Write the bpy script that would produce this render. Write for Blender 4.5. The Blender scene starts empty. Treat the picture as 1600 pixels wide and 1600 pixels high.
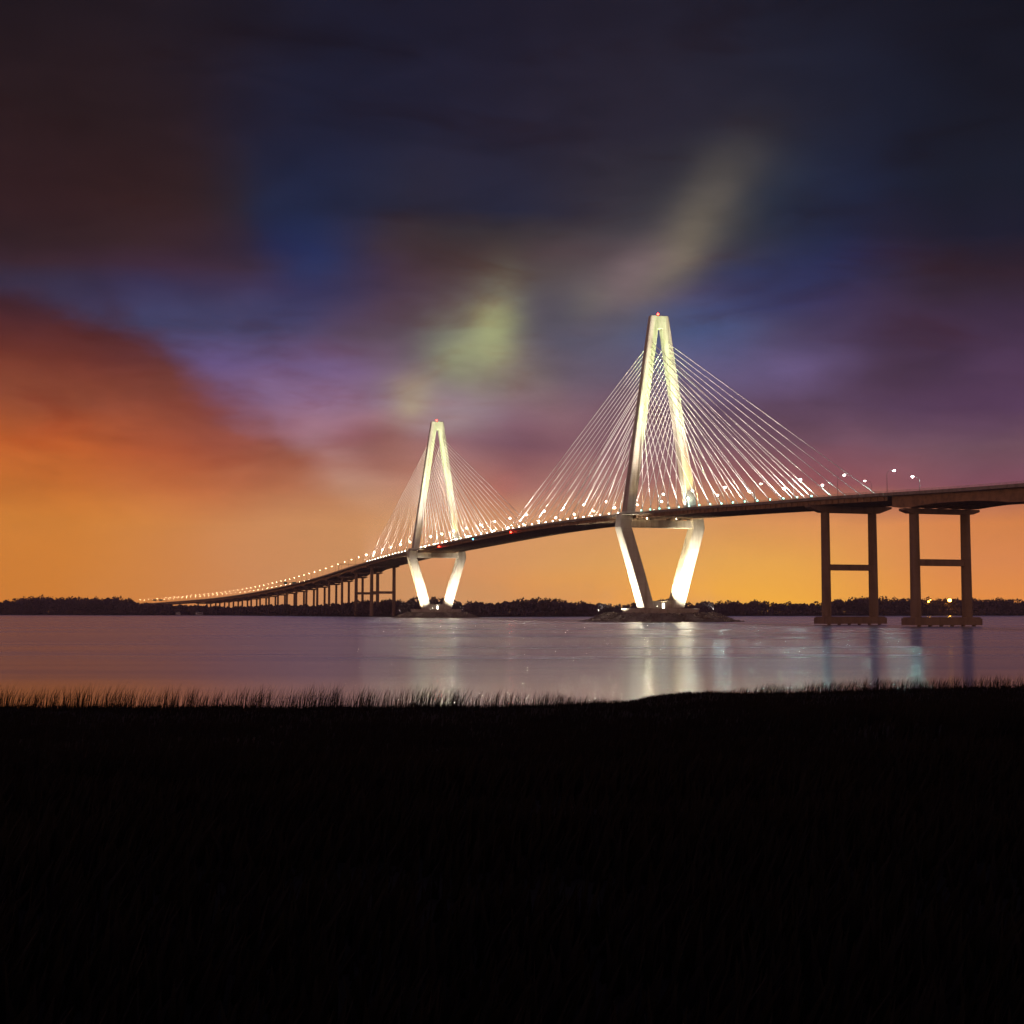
import bpy, bmesh, math, random
import numpy as np
from mathutils import Vector, Matrix, noise

random.seed(7)
scene = bpy.context.scene
C = scene.collection
PI = math.pi
rad = math.radians

# ------------------------------------------------------------------ render
scene.render.engine = 'CYCLES'
scene.view_settings.view_transform = 'Standard'
scene.view_settings.look = 'None'
scene.view_settings.exposure = 0.0
scene.view_settings.gamma = 1.0
scene.view_settings.use_curve_mapping = False
scene.cycles.use_denoising = True
try:
    scene.cycles.denoiser = 'OPENIMAGEDENOISE'
    scene.cycles.denoising_input_passes = 'RGB_ALBEDO_NORMAL'
    scene.cycles.use_light_tree = True
except Exception:
    pass
scene.cycles.max_bounces = 4
scene.cycles.diffuse_bounces = 2
scene.cycles.glossy_bounces = 3
scene.cycles.transmission_bounces = 2
scene.cycles.sample_clamp_indirect = 30.0
scene.cycles.caustics_reflective = True
scene.cycles.blur_glossy = 1.0
scene.cycles.caustics_refractive = False

# ------------------------------------------------------------------ camera
EYE = 6.1
FPX = 2185.0
TILT = rad(4.0394)
cam = bpy.data.cameras.new('camera')
cam.sensor_fit = 'HORIZONTAL'
cam.sensor_width = 36.0
cam.lens = 36.0 * FPX / 1600.0
cam.clip_start = 0.5
cam.clip_end = 60000
co = bpy.data.objects.new('camera', cam)
C.objects.link(co)
co.location = (0, 0, EYE)
co.rotation_euler = (PI / 2 + TILT, 0, 0)
scene.camera = co

# ------------------------------------------------------------------ colour helpers
def lin1(v):
    v = v / 255.0
    return v / 12.92 if v <= 0.04045 else ((v + 0.055) / 1.055) ** 2.4

def lin(r, g, b):
    return (lin1(r), lin1(g), lin1(b), 1.0)

class NT:
    """small node-tree writer"""
    def __init__(self, tree):
        self.t = tree
        tree.nodes.clear()
    def n(self, kind, **kw):
        nd = self.t.nodes.new(kind)
        for k, v in kw.items():
            setattr(nd, k, v)
        return nd
    def l(self, a, b):
        self.t.links.new(a, b)
    def math(self, op, a, b=None, c=None, clamp=False):
        nd = self.n('ShaderNodeMath', operation=op)
        nd.use_clamp = clamp
        for i, v in enumerate((a, b, c)):
            if v is None:
                continue
            if isinstance(v, (int, float)):
                nd.inputs[i].default_value = v
            else:
                self.l(v, nd.inputs[i])
        return nd.outputs[0]
    def mix(self, fac, a, b, blend='MIX'):
        nd = self.n('ShaderNodeMix', data_type='RGBA', blend_type=blend)
        for sock, v in ((nd.inputs[0], fac), (nd.inputs[6], a), (nd.inputs[7], b)):
            if isinstance(v, (int, float)):
                sock.default_value = v
            elif isinstance(v, tuple):
                sock.default_value = v
            else:
                self.l(v, sock)
        return nd.outputs[2]
    def smooth(self, v, lo, hi):
        nd = self.n('ShaderNodeMapRange', interpolation_type='SMOOTHSTEP')
        self.l(v, nd.inputs[0])
        nd.inputs[1].default_value = lo
        nd.inputs[2].default_value = hi
        return nd.outputs[0]

# ------------------------------------------------------------------ sky
# Rows of the dusk sky: elevation in degrees, then (azimuth in degrees, colour) along the row.
def px_dir(px, py):
    u = (px - 800) / FPX
    v = (800 - py) / FPX
    x, y, z = u, math.cos(TILT) - v * math.sin(TILT), math.sin(TILT) + v * math.cos(TILT)
    return math.degrees(math.atan2(x, y)), math.degrees(math.atan2(z, math.hypot(x, y)))

SKY_ROWS = [
 (40, [(100,26,18,24),(300,28,22,30),(500,20,24,44),(800,26,24,40),(1000,30,28,42),(1200,26,28,44),(1500,12,16,28)]),
 (200,[(100,36,22,25),(300,40,26,30),(420,24,28,50),(560,24,28,50),(800,32,30,48),(1000,40,36,50),(1200,34,36,52),(1350,20,28,48),(1500,14,20,34)]),
 (333,[(100,45,25,28),(200,48,27,28),(300,48,30,33),(370,36,33,45),(410,24,36,66),(500,26,36,66),(600,32,36,58),(700,40,38,54),(800,32,38,62),(900,40,38,54),(1000,56,52,60),(1160,48,54,64),(1220,34,44,62),(1300,24,34,60),(1400,18,26,48),(1500,16,24,40)]),
 (365,[(100,46,26,30),(200,50,30,32),(300,52,32,38),(380,40,34,48),(420,27,38,74),(500,27,42,80),(580,44,40,62),(650,54,44,50),(750,56,50,56),(850,58,52,58),(950,66,58,64),(1100,60,60,68),(1160,50,56,68),(1260,26,38,68),(1400,24,26,48),(1500,18,24,42)]),
 (400,[(100,46,28,33),(200,52,33,37),(300,54,34,44),(390,42,34,52),(430,32,38,78),(500,28,44,88),(560,44,42,70),(610,58,44,54),(700,64,48,48),(800,70,56,58),(900,76,62,66),(1000,84,72,78),(1100,70,64,76),(1160,52,54,76),(1220,36,44,76),(1300,24,36,70),(1400,32,28,48),(1500,20,24,44)]),
 (430,[(100,54,34,44),(200,58,38,56),(300,56,38,58),(390,58,42,58),(450,44,44,80),(500,36,50,94),(560,52,48,80),(620,68,48,62),(700,74,56,58),(800,82,70,70),(900,84,74,76),(1000,92,80,86),(1040,88,78,86),(1120,52,56,88),(1200,40,48,86),(1300,32,38,78),(1400,42,30,52),(1500,34,26,42)]),
 (460,[(100,50,44,68),(200,52,46,80),(300,54,48,80),(400,62,48,76),(500,48,52,96),(560,60,54,88),(620,76,56,74),(700,82,66,72),(800,84,74,80),(900,86,80,86),(1000,96,84,96),(1035,96,82,96),(1090,66,64,98),(1200,44,50,92),(1300,38,42,82),(1400,46,36,56),(1500,46,30,44)]),
 (490,[(100,60,56,88),(200,60,58,94),(300,60,60,96),(400,66,62,98),(500,60,62,104),(560,76,62,92),(620,86,66,82),(700,90,72,82),(800,90,78,88),(900,84,82,98),(1000,82,82,104),(1080,66,76,118),(1160,56,64,110),(1250,52,50,92),(1340,54,42,72),(1420,52,38,58),(1500,50,36,54)]),
 (520,[(100,64,68,106),(300,64,68,108),(400,70,70,110),(500,74,70,108),(550,90,70,96),(600,92,74,90),(700,96,80,94),(800,94,84,94),(900,84,84,104),(1000,78,80,106),(1080,66,84,130),(1150,70,78,120),(1200,72,66,100),(1300,64,52,86),(1400,62,44,68),(1500,56,40,64)]),
 (580,[(100,96,72,108),(300,96,74,112),(350,100,82,130),(400,104,84,130),(500,112,90,130),(550,118,92,130),(600,120,96,122),(700,116,98,112),(800,114,96,106),(850,112,96,102),(900,104,88,104),(1000,96,84,108),(1100,88,80,116),(1200,104,88,130),(1280,96,80,120),(1350,76,56,84),(1400,68,48,70),(1500,72,50,78)]),
 (640,[(100,120,84,108),(300,120,84,112),(400,122,90,122),(450,132,104,140),(500,140,110,146),(550,136,104,130),(600,136,110,126),(700,142,118,134),(760,140,112,130),(800,136,100,116),(850,130,96,106),(900,124,88,100),(1000,112,80,100),(1100,96,72,96),(1200,92,68,96),(1300,84,62,86),(1400,82,58,84),(1500,80,54,82)]),
 (670,[(100,140,94,104),(300,140,94,108),(400,140,96,114),(450,146,104,124),(500,150,112,134),(560,142,100,112),(620,140,102,108),(700,148,116,128),(760,134,96,112),(800,128,88,104),(850,128,88,98),(900,126,86,98),(1000,118,82,98),(1100,104,76,94),(1200,98,68,90),(1300,92,66,88),(1400,100,70,92),(1500,92,64,86)]),
 (700,[(100,152,100,104),(400,150,98,104),(450,152,102,106),(495,160,116,126),(535,150,96,104),(575,132,80,80),(620,148,96,90),(700,140,100,110),(760,120,80,96),(800,118,76,90),(850,124,80,92),(900,128,86,96),(1000,124,86,98),(1100,112,78,92),(1200,104,70,84),(1300,104,72,90),(1400,120,84,100),(1500,110,78,92)]),
 (730,[(100,178,112,88),(400,170,112,94),(490,174,126,120),(540,168,118,112),(580,156,100,90),(620,164,110,96),(700,160,110,104),(760,144,92,94),(820,138,86,90),(900,144,100,98),(1000,138,92,98),(1100,128,82,90),(1200,120,74,82),(1300,122,74,86),(1400,130,84,94),(1500,114,76,90)]),
 (760,[(100,190,120,70),(400,180,116,80),(490,186,134,110),(540,184,136,116),(600,180,124,100),(700,178,120,98),(760,172,104,92),(800,160,96,90),(900,164,116,104),(1000,152,100,98),(1100,146,88,88),(1200,140,78,80),(1300,138,76,82),(1400,140,84,90),(1500,120,72,88)]),
 (820,[(100,206,124,46),(200,208,130,60),(300,206,130,70),(400,204,136,86),(500,200,138,90),(600,206,148,96),(700,210,150,100),(800,210,148,98),(900,212,150,94),(1000,212,150,94),(1100,216,150,88),(1200,218,146,84),(1300,220,146,84),(1400,220,140,80),(1500,212,128,70)]),
 (880,[(100,190,124,70),(200,192,126,76),(300,192,128,80),(400,200,134,84),(500,208,140,88),(600,210,140,96),(700,212,146,96),(800,214,150,94),(900,218,156,90),(1000,224,160,84),(1100,228,164,80),(1200,232,166,76),(1300,232,164,74),(1400,224,146,78),(1500,216,132,76)]),
 (940,[(100,176,106,66),(200,180,112,72),(300,186,120,78),(400,200,126,78),(500,210,130,80),(600,204,120,88),(700,214,140,84),(800,226,150,76),(900,232,156,74),(1000,238,160,66),(1100,244,170,66),(1200,244,174,62),(1300,240,170,64),(1400,232,150,66),(1500,228,140,66)]),
]
# the fiery cloud bank that fills the lower left, under a slanting edge
BANK_ROWS = [
 (430,[(100,54,34,46),(300,62,42,58),(500,70,46,62)]),
 (480,[(100,58,32,44),(200,58,36,54),(300,62,42,62),(500,74,50,66)]),
 (520,[(100,72,34,40),(200,70,38,48),(260,70,42,56),(400,80,50,64)]),
 (580,[(100,104,46,36),(200,104,48,44),(300,92,50,54),(400,98,56,66)]),
 (640,[(100,140,70,46),(200,146,72,50),(300,136,68,52),(380,124,62,60),(500,132,80,86)]),
 (700,[(100,184,90,38),(200,182,88,46),(300,164,80,52),(400,138,74,62),(480,134,78,72),(600,150,96,96)]),
 (760,[(100,194,104,40),(200,192,108,56),(300,184,100,58),(400,176,104,68),(500,174,112,84),(700,178,120,98)]),
 (820,[(100,206,124,46),(200,208,130,60),(300,206,130,70),(400,204,136,86),(500,200,138,90),(700,206,148,96)]),
]
BANK_EDGE = [(0,418),(100,452),(200,496),(260,526),(310,576),(360,618),(430,662),(480,722),(540,790),(600,860),(800,930),(1500,960)]
# soft glowing cloud patches: centre x, y, half sizes, slant in degrees, strength, colour
PATCHES = [
 (772,520,42,66,18,0.80,(172,180,126)),
 (722,548,58,40,-25,0.72,(156,162,120)),
 (690,520,40,36,-35,0.35,(120,128,108)),
 (645,612,42,30,-30,0.70,(172,158,126)),
 (690,650,58,24,-12,0.45,(168,150,154)),
 (1085,372,38,105,38,0.78,(124,114,96)),
 (1000,430,36,80,52,0.62,(124,104,108)),
 (945,462,46,26,-10,0.45,(112,108,98)),
 (1120,300,46,80,30,0.50,(86,80,76)),
 (800,560,60,60,0,0.30,(136,124,100)),
]

HG = 0.22
def build_sky():
    world = bpy.data.worlds.new('World')
    scene.world = world
    world.use_nodes = True
    T = NT(world.node_tree)
    tc = T.n('ShaderNodeTexCoord')
    sep = T.n('ShaderNodeSeparateXYZ')
    T.l(tc.outputs['Generated'], sep.inputs[0])
    X, Y, Z = sep.outputs
    # cloud drift: warp the look-up direction with a broad and a fine noise
    mp = T.n('ShaderNodeMapping')
    mp.inputs['Rotation'].default_value = (0, rad(-30), 0)
    mp.inputs['Scale'].default_value = (5.5, 5.5, 11.0)
    T.l(tc.outputs['Generated'], mp.inputs[0])
    nz = T.n('ShaderNodeTexNoise')
    nz.inputs['Scale'].default_value = 1.0
    nz.inputs['Detail'].default_value = 3.5
    nz.inputs['Roughness'].default_value = 0.5
    T.l(mp.outputs[0], nz.inputs['Vector'])
    sc_ = T.n('ShaderNodeSeparateColor')
    T.l(nz.outputs['Color'], sc_.inputs[0])
    az = T.math('MULTIPLY', T.math('ARCTAN2', X, Y), 180 / PI)
    el = T.math('MULTIPLY', T.math('ARCSINE', Z), 180 / PI)
    azw = T.math('MULTIPLY_ADD', T.math('SUBTRACT', sc_.outputs[0], 0.5), 4.2, az)
    elw0 = T.math('MULTIPLY', T.math('SUBTRACT', sc_.outputs[1], 0.5), 2.6)
    elw = T.math('ADD', T.math('MULTIPLY', elw0, T.smooth(el, 0.5, 7.0)), el)
    # a finer warp for the patches
    azp = T.math('MULTIPLY_ADD', T.math('SUBTRACT', sc_.outputs[0], 0.5), 3.0, az)
    elp = T.math('MULTIPLY_ADD', T.math('SUBTRACT', sc_.outputs[2], 0.5), 3.0, el)
    t = T.n('ShaderNodeMapRange')
    T.l(azw, t.inputs[0])
    t.inputs[1].default_value = -24.0
    t.inputs[2].default_value = 24.0
    def deg(px, py):
        return px_dir(px, py)
    def ramp_field(rows, coord, elev):
        prev, prev_el = None, None
        for (py, stops) in reversed(rows):
            e = px_dir(800, py)[1]
            cr = T.n('ShaderNodeValToRGB')
            cr.color_ramp.interpolation = 'B_SPLINE'
            els = cr.color_ramp.elements
            els[0].position = (px_dir(stops[0][0], py)[0] + 24) / 48
            els[0].color = lin(*stops[0][1:])
            els[1].position = (px_dir(stops[-1][0], py)[0] + 24) / 48
            els[1].color = lin(*stops[-1][1:])
            for st in stops[1:-1]:
                q = els.new((px_dir(st[0], py)[0] + 24) / 48)
                q.color = lin(*st[1:])
            T.l(coord, cr.inputs[0])
            if prev is None:
                prev = cr.outputs[0]
            else:
                mr = T.n('ShaderNodeMapRange')
                T.l(elev, mr.inputs[0])
                mr.inputs[1].default_value = prev_el
                mr.inputs[2].default_value = e
                prev = T.mix(mr.outputs[0], prev, cr.outputs[0])
            prev_el = e
        return prev
    prev = ramp_field(SKY_ROWS, t.outputs[0], elw)
    bank = ramp_field(BANK_ROWS, t.outputs[0], elw)
    ce = T.n('ShaderNodeValToRGB')
    ce.color_ramp.interpolation = 'LINEAR'
    els = ce.color_ramp.elements
    def ev(p):
        a_, e_ = px_dir(*p)
        v = (e_ + 5) / 30
        return (a_ + 24) / 48, (v, v, v, 1)
    els[0].position, els[0].color = ev(BANK_EDGE[0])
    els[1].position, els[1].color = ev(BANK_EDGE[-1])
    for q in BANK_EDGE[1:-1]:
        po, c_ = ev(q)
        els.new(po).color = c_
    T.l(t.outputs[0], ce.inputs[0])
    edge = T.math('MULTIPLY_ADD', ce.outputs[0], 30.0, -5.0)
    wn = T.n('ShaderNodeTexNoise')
    wn.inputs['Detail'].default_value = 6.0
    wn.inputs['Roughness'].default_value = 0.6
    T.l(mp.outputs[0], wn.inputs['Vector'])
    wn.inputs['Scale'].default_value = 2.2
    wisp = T.math('SUBTRACT', wn.outputs[0], 0.5)
    dist = T.math('ADD', T.math('SUBTRACT', edge, elw), T.math('MULTIPLY', wisp, 3.4))
    prev = T.mix(T.smooth(dist, -0.8, 1.35), prev, bank)
    # glowing patches
    for (cx, cy, hx, hy, sl, st, c) in PATCHES:
        a0, e0 = px_dir(cx, cy)
        da = T.math('SUBTRACT', azp, a0)
        de = T.math('SUBTRACT', elp, e0)
        k = 57.3 / FPX
        ca, sa = math.cos(rad(sl)), math.sin(rad(sl))
        u = T.math('ADD', T.math('MULTIPLY', da, ca / (hx * k)), T.math('MULTIPLY', de, -sa / (hx * k)))
        v = T.math('ADD', T.math('MULTIPLY', da, sa / (hy * k)), T.math('MULTIPLY', de, ca / (hy * k)))
        r2 = T.math('ADD', T.math('MULTIPLY', u, u), T.math('MULTIPLY', v, v))
        g = T.math('EXPONENT', T.math('MULTIPLY', r2, -1.0))
        g = T.math('MULTIPLY', g, T.math('MULTIPLY_ADD', wisp, 1.6 * st, st), clamp=True)
        prev = T.mix(g, prev, lin(*c))
    # sky behind the viewer: violet, low orange glow boosted to light trees and piers
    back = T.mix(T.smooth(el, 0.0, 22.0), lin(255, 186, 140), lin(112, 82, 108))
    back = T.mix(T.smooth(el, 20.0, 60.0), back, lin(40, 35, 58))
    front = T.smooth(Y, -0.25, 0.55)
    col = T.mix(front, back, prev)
    # sky above the frame brightened mauve, added to light the water and trees
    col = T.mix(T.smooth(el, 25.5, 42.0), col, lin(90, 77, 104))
    # dull maroon cloud streaks drifting across the middle and upper sky
    mp3 = T.n('ShaderNodeMapping')
    mp3.inputs['Rotation'].default_value = (0, rad(-22), 0)
    mp3.inputs['Scale'].default_value = (5.0, 5.0, 19.0)
    mp3.inputs['Location'].default_value = (3.1, 0.4, 1.7)
    T.l(tc.outputs['Generated'], mp3.inputs[0])
    n3 = T.n('ShaderNodeTexNoise')
    n3.inputs['Scale'].default_value = 1.6
    n3.inputs['Detail'].default_value = 7.0
    n3.inputs['Roughness'].default_value = 0.58
    n3.inputs['Distortion'].default_value = 0.6
    T.l(mp3.outputs[0], n3.inputs['Vector'])
    stk = T.math('MULTIPLY', T.smooth(n3.outputs[0], 0.50, 0.74), T.math('MULTIPLY', T.smooth(el, 3.0, 8.0), 0.60))
    dk_ = T.n('ShaderNodeVectorMath', operation='MULTIPLY')
    T.l(col, dk_.inputs[0])
    dk_.inputs[1].default_value = (0.80, 0.52, 0.46)
    col = T.mix(stk, col, dk_.outputs[0])
    # soft cloud texture
    mp2 = T.n('ShaderNodeMapping')
    mp2.inputs['Rotation'].default_value = (0, rad(-28), 0)
    mp2.inputs['Scale'].default_value = (6.0, 6.0, 17.0)
    T.l(tc.outputs['Generated'], mp2.inputs[0])
    n2 = T.n('ShaderNodeTexNoise')
    n2.inputs['Scale'].default_value = 1.9
    n2.inputs['Detail'].default_value = 8.0
    n2.inputs['Roughness'].default_value = 0.58
    n2.inputs['Distortion'].default_value = 0.35
    T.l(mp2.outputs[0], n2.inputs['Vector'])
    amp = T.math('MULTIPLY', T.smooth(el, 0.5, 8.0), 0.85)
    gain = T.math('ADD', T.math('MULTIPLY', T.math('SUBTRACT', n2.outputs[0], 0.5), amp), 1.0)
    # the glow along the horizon is strong enough to come through the evening haze
    gain = T.math('MULTIPLY', gain, T.math('MULTIPLY_ADD', T.smooth(el, 13.0, 1.5), HG, 1.0))
    gm = T.n('ShaderNodeVectorMath', operation='SCALE')
    T.l(col, gm.inputs[0])
    T.l(gain, gm.inputs['Scale'])
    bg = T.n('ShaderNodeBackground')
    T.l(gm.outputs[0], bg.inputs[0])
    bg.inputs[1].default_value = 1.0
    # a trace of physical twilight under it
    sky = T.n('ShaderNodeTexSky', sky_type='NISHITA')
    sky.sun_disc = False
    sky.sun_elevation = rad(-3)
    sky.sun_rotation = rad(-25)
    bg2 = T.n('ShaderNodeBackground')
    T.l(sky.outputs[0], bg2.inputs[0])
    bg2.inputs[1].default_value = 0.01
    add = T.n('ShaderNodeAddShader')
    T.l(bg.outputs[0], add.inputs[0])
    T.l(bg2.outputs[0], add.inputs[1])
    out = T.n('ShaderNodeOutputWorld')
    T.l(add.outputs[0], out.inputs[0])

build_sky()

# ------------------------------------------------------------------ materials
def principled(name):
    m = bpy.data.materials.new(name)
    m.use_nodes = True
    T = NT(m.node_tree)
    out = T.n('ShaderNodeOutputMaterial')
    p = T.n('ShaderNodeBsdfPrincipled')
    T.l(p.outputs[0], out.inputs[0])
    return m, T, p

def mat_concrete(name, base, dark, joint=True, rough=0.85):
    m, T, p = principled(name)
    geo = T.n('ShaderNodeNewGeometry')
    mp = T.n('ShaderNodeMapping')
    mp.inputs['Scale'].default_value = (0.45, 0.45, 0.045)
    T.l(geo.outputs['Position'], mp.inputs[0])
    n1 = T.n('ShaderNodeTexNoise')
    n1.inputs['Scale'].default_value = 1.0
    n1.inputs['Detail'].default_value = 6
    T.l(mp.outputs[0], n1.inputs['Vector'])
    n2 = T.n('ShaderNodeTexNoise')
    n2.inputs['Scale'].default_value = 0.16
    n2.inputs['Detail'].default_value = 5
    T.l(geo.outputs['Position'], n2.inputs['Vector'])
    f = T.math('MULTIPLY', T.smooth(n1.outputs[0], 0.42, 0.72), 0.75)
    c = T.mix(f, base, dark)
    c = T.mix(T.math('MULTIPLY', T.smooth(n2.outputs[0], 0.4, 0.75), 0.35), c, dark)
    if joint:
        sep = T.n('ShaderNodeSeparateXYZ')
        T.l(geo.outputs['Position'], sep.inputs[0])
        fr = T.math('FRACT', T.math('MULTIPLY', sep.outputs[2], 1 / 5.2))
        ln = T.math('LESS_THAN', fr, 0.035)
        c = T.mix(T.math('MULTIPLY', ln, 0.45), c, dark)
    T.l(c, p.inputs['Base Color'])
    p.inputs['Roughness'].default_value = rough
    p.inputs['Specular IOR Level'].default_value = 0.25
    n3 = T.n('ShaderNodeTexNoise')
    n3.inputs['Scale'].default_value = 1.4
    n3.inputs['Detail'].default_value = 4
    T.l(geo.outputs['Position'], n3.inputs['Vector'])
    b = T.n('ShaderNodeBump')
    b.inputs['Strength'].default_value = 0.25
    b.inputs['Distance'].default_value = 0.15
    T.l(n3.outputs[0], b.inputs['Height'])
    T.l(b.outputs[0], p.inputs['Normal'])
    return m

def mat_plain(name, base, rough=0.6, metal=0.0, var=0.25, scale=0.6):
    m, T, p = principled(name)
    geo = T.n('ShaderNodeNewGeometry')
    n1 = T.n('ShaderNodeTexNoise')
    n1.inputs['Scale'].default_value = scale
    n1.inputs['Detail'].default_value = 5
    T.l(geo.outputs['Position'], n1.inputs['Vector'])
    dk = tuple(v * (1 - var * 2) for v in base[:3]) + (1,)
    T.l(T.mix(T.smooth(n1.outputs[0], 0.3, 0.75), base, dk), p.inputs['Base Color'])
    p.inputs['Roughness'].default_value = rough
    p.inputs['Metallic'].default_value = metal
    return m

def mat_emit(name, col, strength):
    m = bpy.data.materials.new(name)
    m.use_nodes = True
    T = NT(m.node_tree)
    out = T.n('ShaderNodeOutputMaterial')
    e = T.n('ShaderNodeEmission')
    e.inputs[0].default_value = col + (1,)
    e.inputs[1].default_value = strength
    T.l(e.outputs[0], out.inputs[0])
    return m

M = {}
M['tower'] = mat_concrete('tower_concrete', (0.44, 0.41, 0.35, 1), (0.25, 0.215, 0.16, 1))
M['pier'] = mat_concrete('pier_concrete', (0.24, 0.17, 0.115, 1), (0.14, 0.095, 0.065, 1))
M['deck_conc'] = mat_concrete('deck_concrete', (0.30, 0.27, 0.225, 1), (0.17, 0.14, 0.11, 1), joint=False)
M['steel'] = mat_plain('weathered_girder_steel', (0.32, 0.20, 0.115, 1), 0.6, 0.0, 0.25, 0.35)
M['asphalt'] = mat_plain('asphalt', (0.05, 0.05, 0.052, 1), 0.9)
M['paint'] = mat_plain('road_paint', (0.75, 0.75, 0.7, 1), 0.7)
M['rail'] = mat_plain('pale_rail_metal', (0.55, 0.56, 0.53, 1), 0.45, 0.2)
M['cable'] = mat_plain('white_cable_sheath', (0.88, 0.85, 0.83, 1), 0.5, 0.0, 0.03)
M['pole'] = mat_plain('galvanised_pole', (0.07, 0.07, 0.068, 1), 0.55, 0.1)
M['housing'] = mat_plain('dark_lamp_housing', (0.10, 0.10, 0.10, 1), 0.5)
M['rock'] = mat_concrete('riprap_rock', (0.22, 0.19, 0.15, 1), (0.09, 0.075, 0.06, 1), joint=False)
M['lamp_white'] = mat_emit('street_lamp_glow', (1.0, 0.86, 0.66), 800.0)
M['lamp_mint'] = mat_emit('mint_lamp_glow', (0.66, 1.0, 0.88), 750.0)
M['lamp_far'] = mat_emit('far_street_lamp_glow', (1.0, 0.76, 0.45), 50.0)
M['flood'] = mat_emit('floodlight_glow', (1.0, 0.93, 0.76), 34.0)
M['flood_teal'] = mat_emit('teal_floodlight_glow', (0.22, 0.85, 0.66), 12.0)
M['red'] = mat_emit('red_beacon_glow', (1.0, 0.02, 0.01), 60.0)
M['blue'] = mat_emit('blue_beacon_glow', (0.1, 0.45, 0.8), 12.0)
M['door_glow'] = mat_emit('lit_doorway_glow', (1.0, 0.9, 0.72), 6.0)
M['sodium'] = mat_emit('sodium_lamp_glow', (1.0, 0.42, 0.04), 60.0)
M['green_sign'] = mat_plain('green_sign_face', (0.03, 0.30, 0.20, 1), 0.5)
M['white_wall'] = mat_plain('white_painted_wall', (0.7, 0.68, 0.64, 1), 0.8)
M['roof'] = mat_plain('dark_shingle_roof', (0.09, 0.075, 0.07, 1), 0.9)
M['window'] = mat_plain('dark_window_glass', (0.03, 0.035, 0.04, 1), 0.1)
M['bark'] = mat_plain('bark', (0.08, 0.06, 0.045, 1), 0.9)

def mat_foliage(name, a, b):
    m, T, p = principled(name)
    geo = T.n('ShaderNodeNewGeometry')
    n1 = T.n('ShaderNodeTexNoise')
    n1.inputs['Scale'].default_value = 0.11
    n1.inputs['Detail'].default_value = 6
    T.l(geo.outputs['Position'], n1.inputs['Vector'])
    T.l(T.mix(T.smooth(n1.outputs[0], 0.3, 0.7), a, b), p.inputs['Base Color'])
    p.inputs['Roughness'].default_value = 0.9
    p.inputs['Specular IOR Level'].default_value = 0.1
    return m
M['tree'] = mat_foliage('tree_foliage', (0.12, 0.085, 0.105, 1), (0.08, 0.06, 0.075, 1))
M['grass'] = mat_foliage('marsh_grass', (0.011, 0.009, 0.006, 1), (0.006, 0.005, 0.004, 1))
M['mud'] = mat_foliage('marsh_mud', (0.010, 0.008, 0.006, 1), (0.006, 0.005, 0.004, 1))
M['land'] = mat_foliage('far_land', (0.05, 0.04, 0.038, 1), (0.035, 0.03, 0.028, 1))

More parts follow.
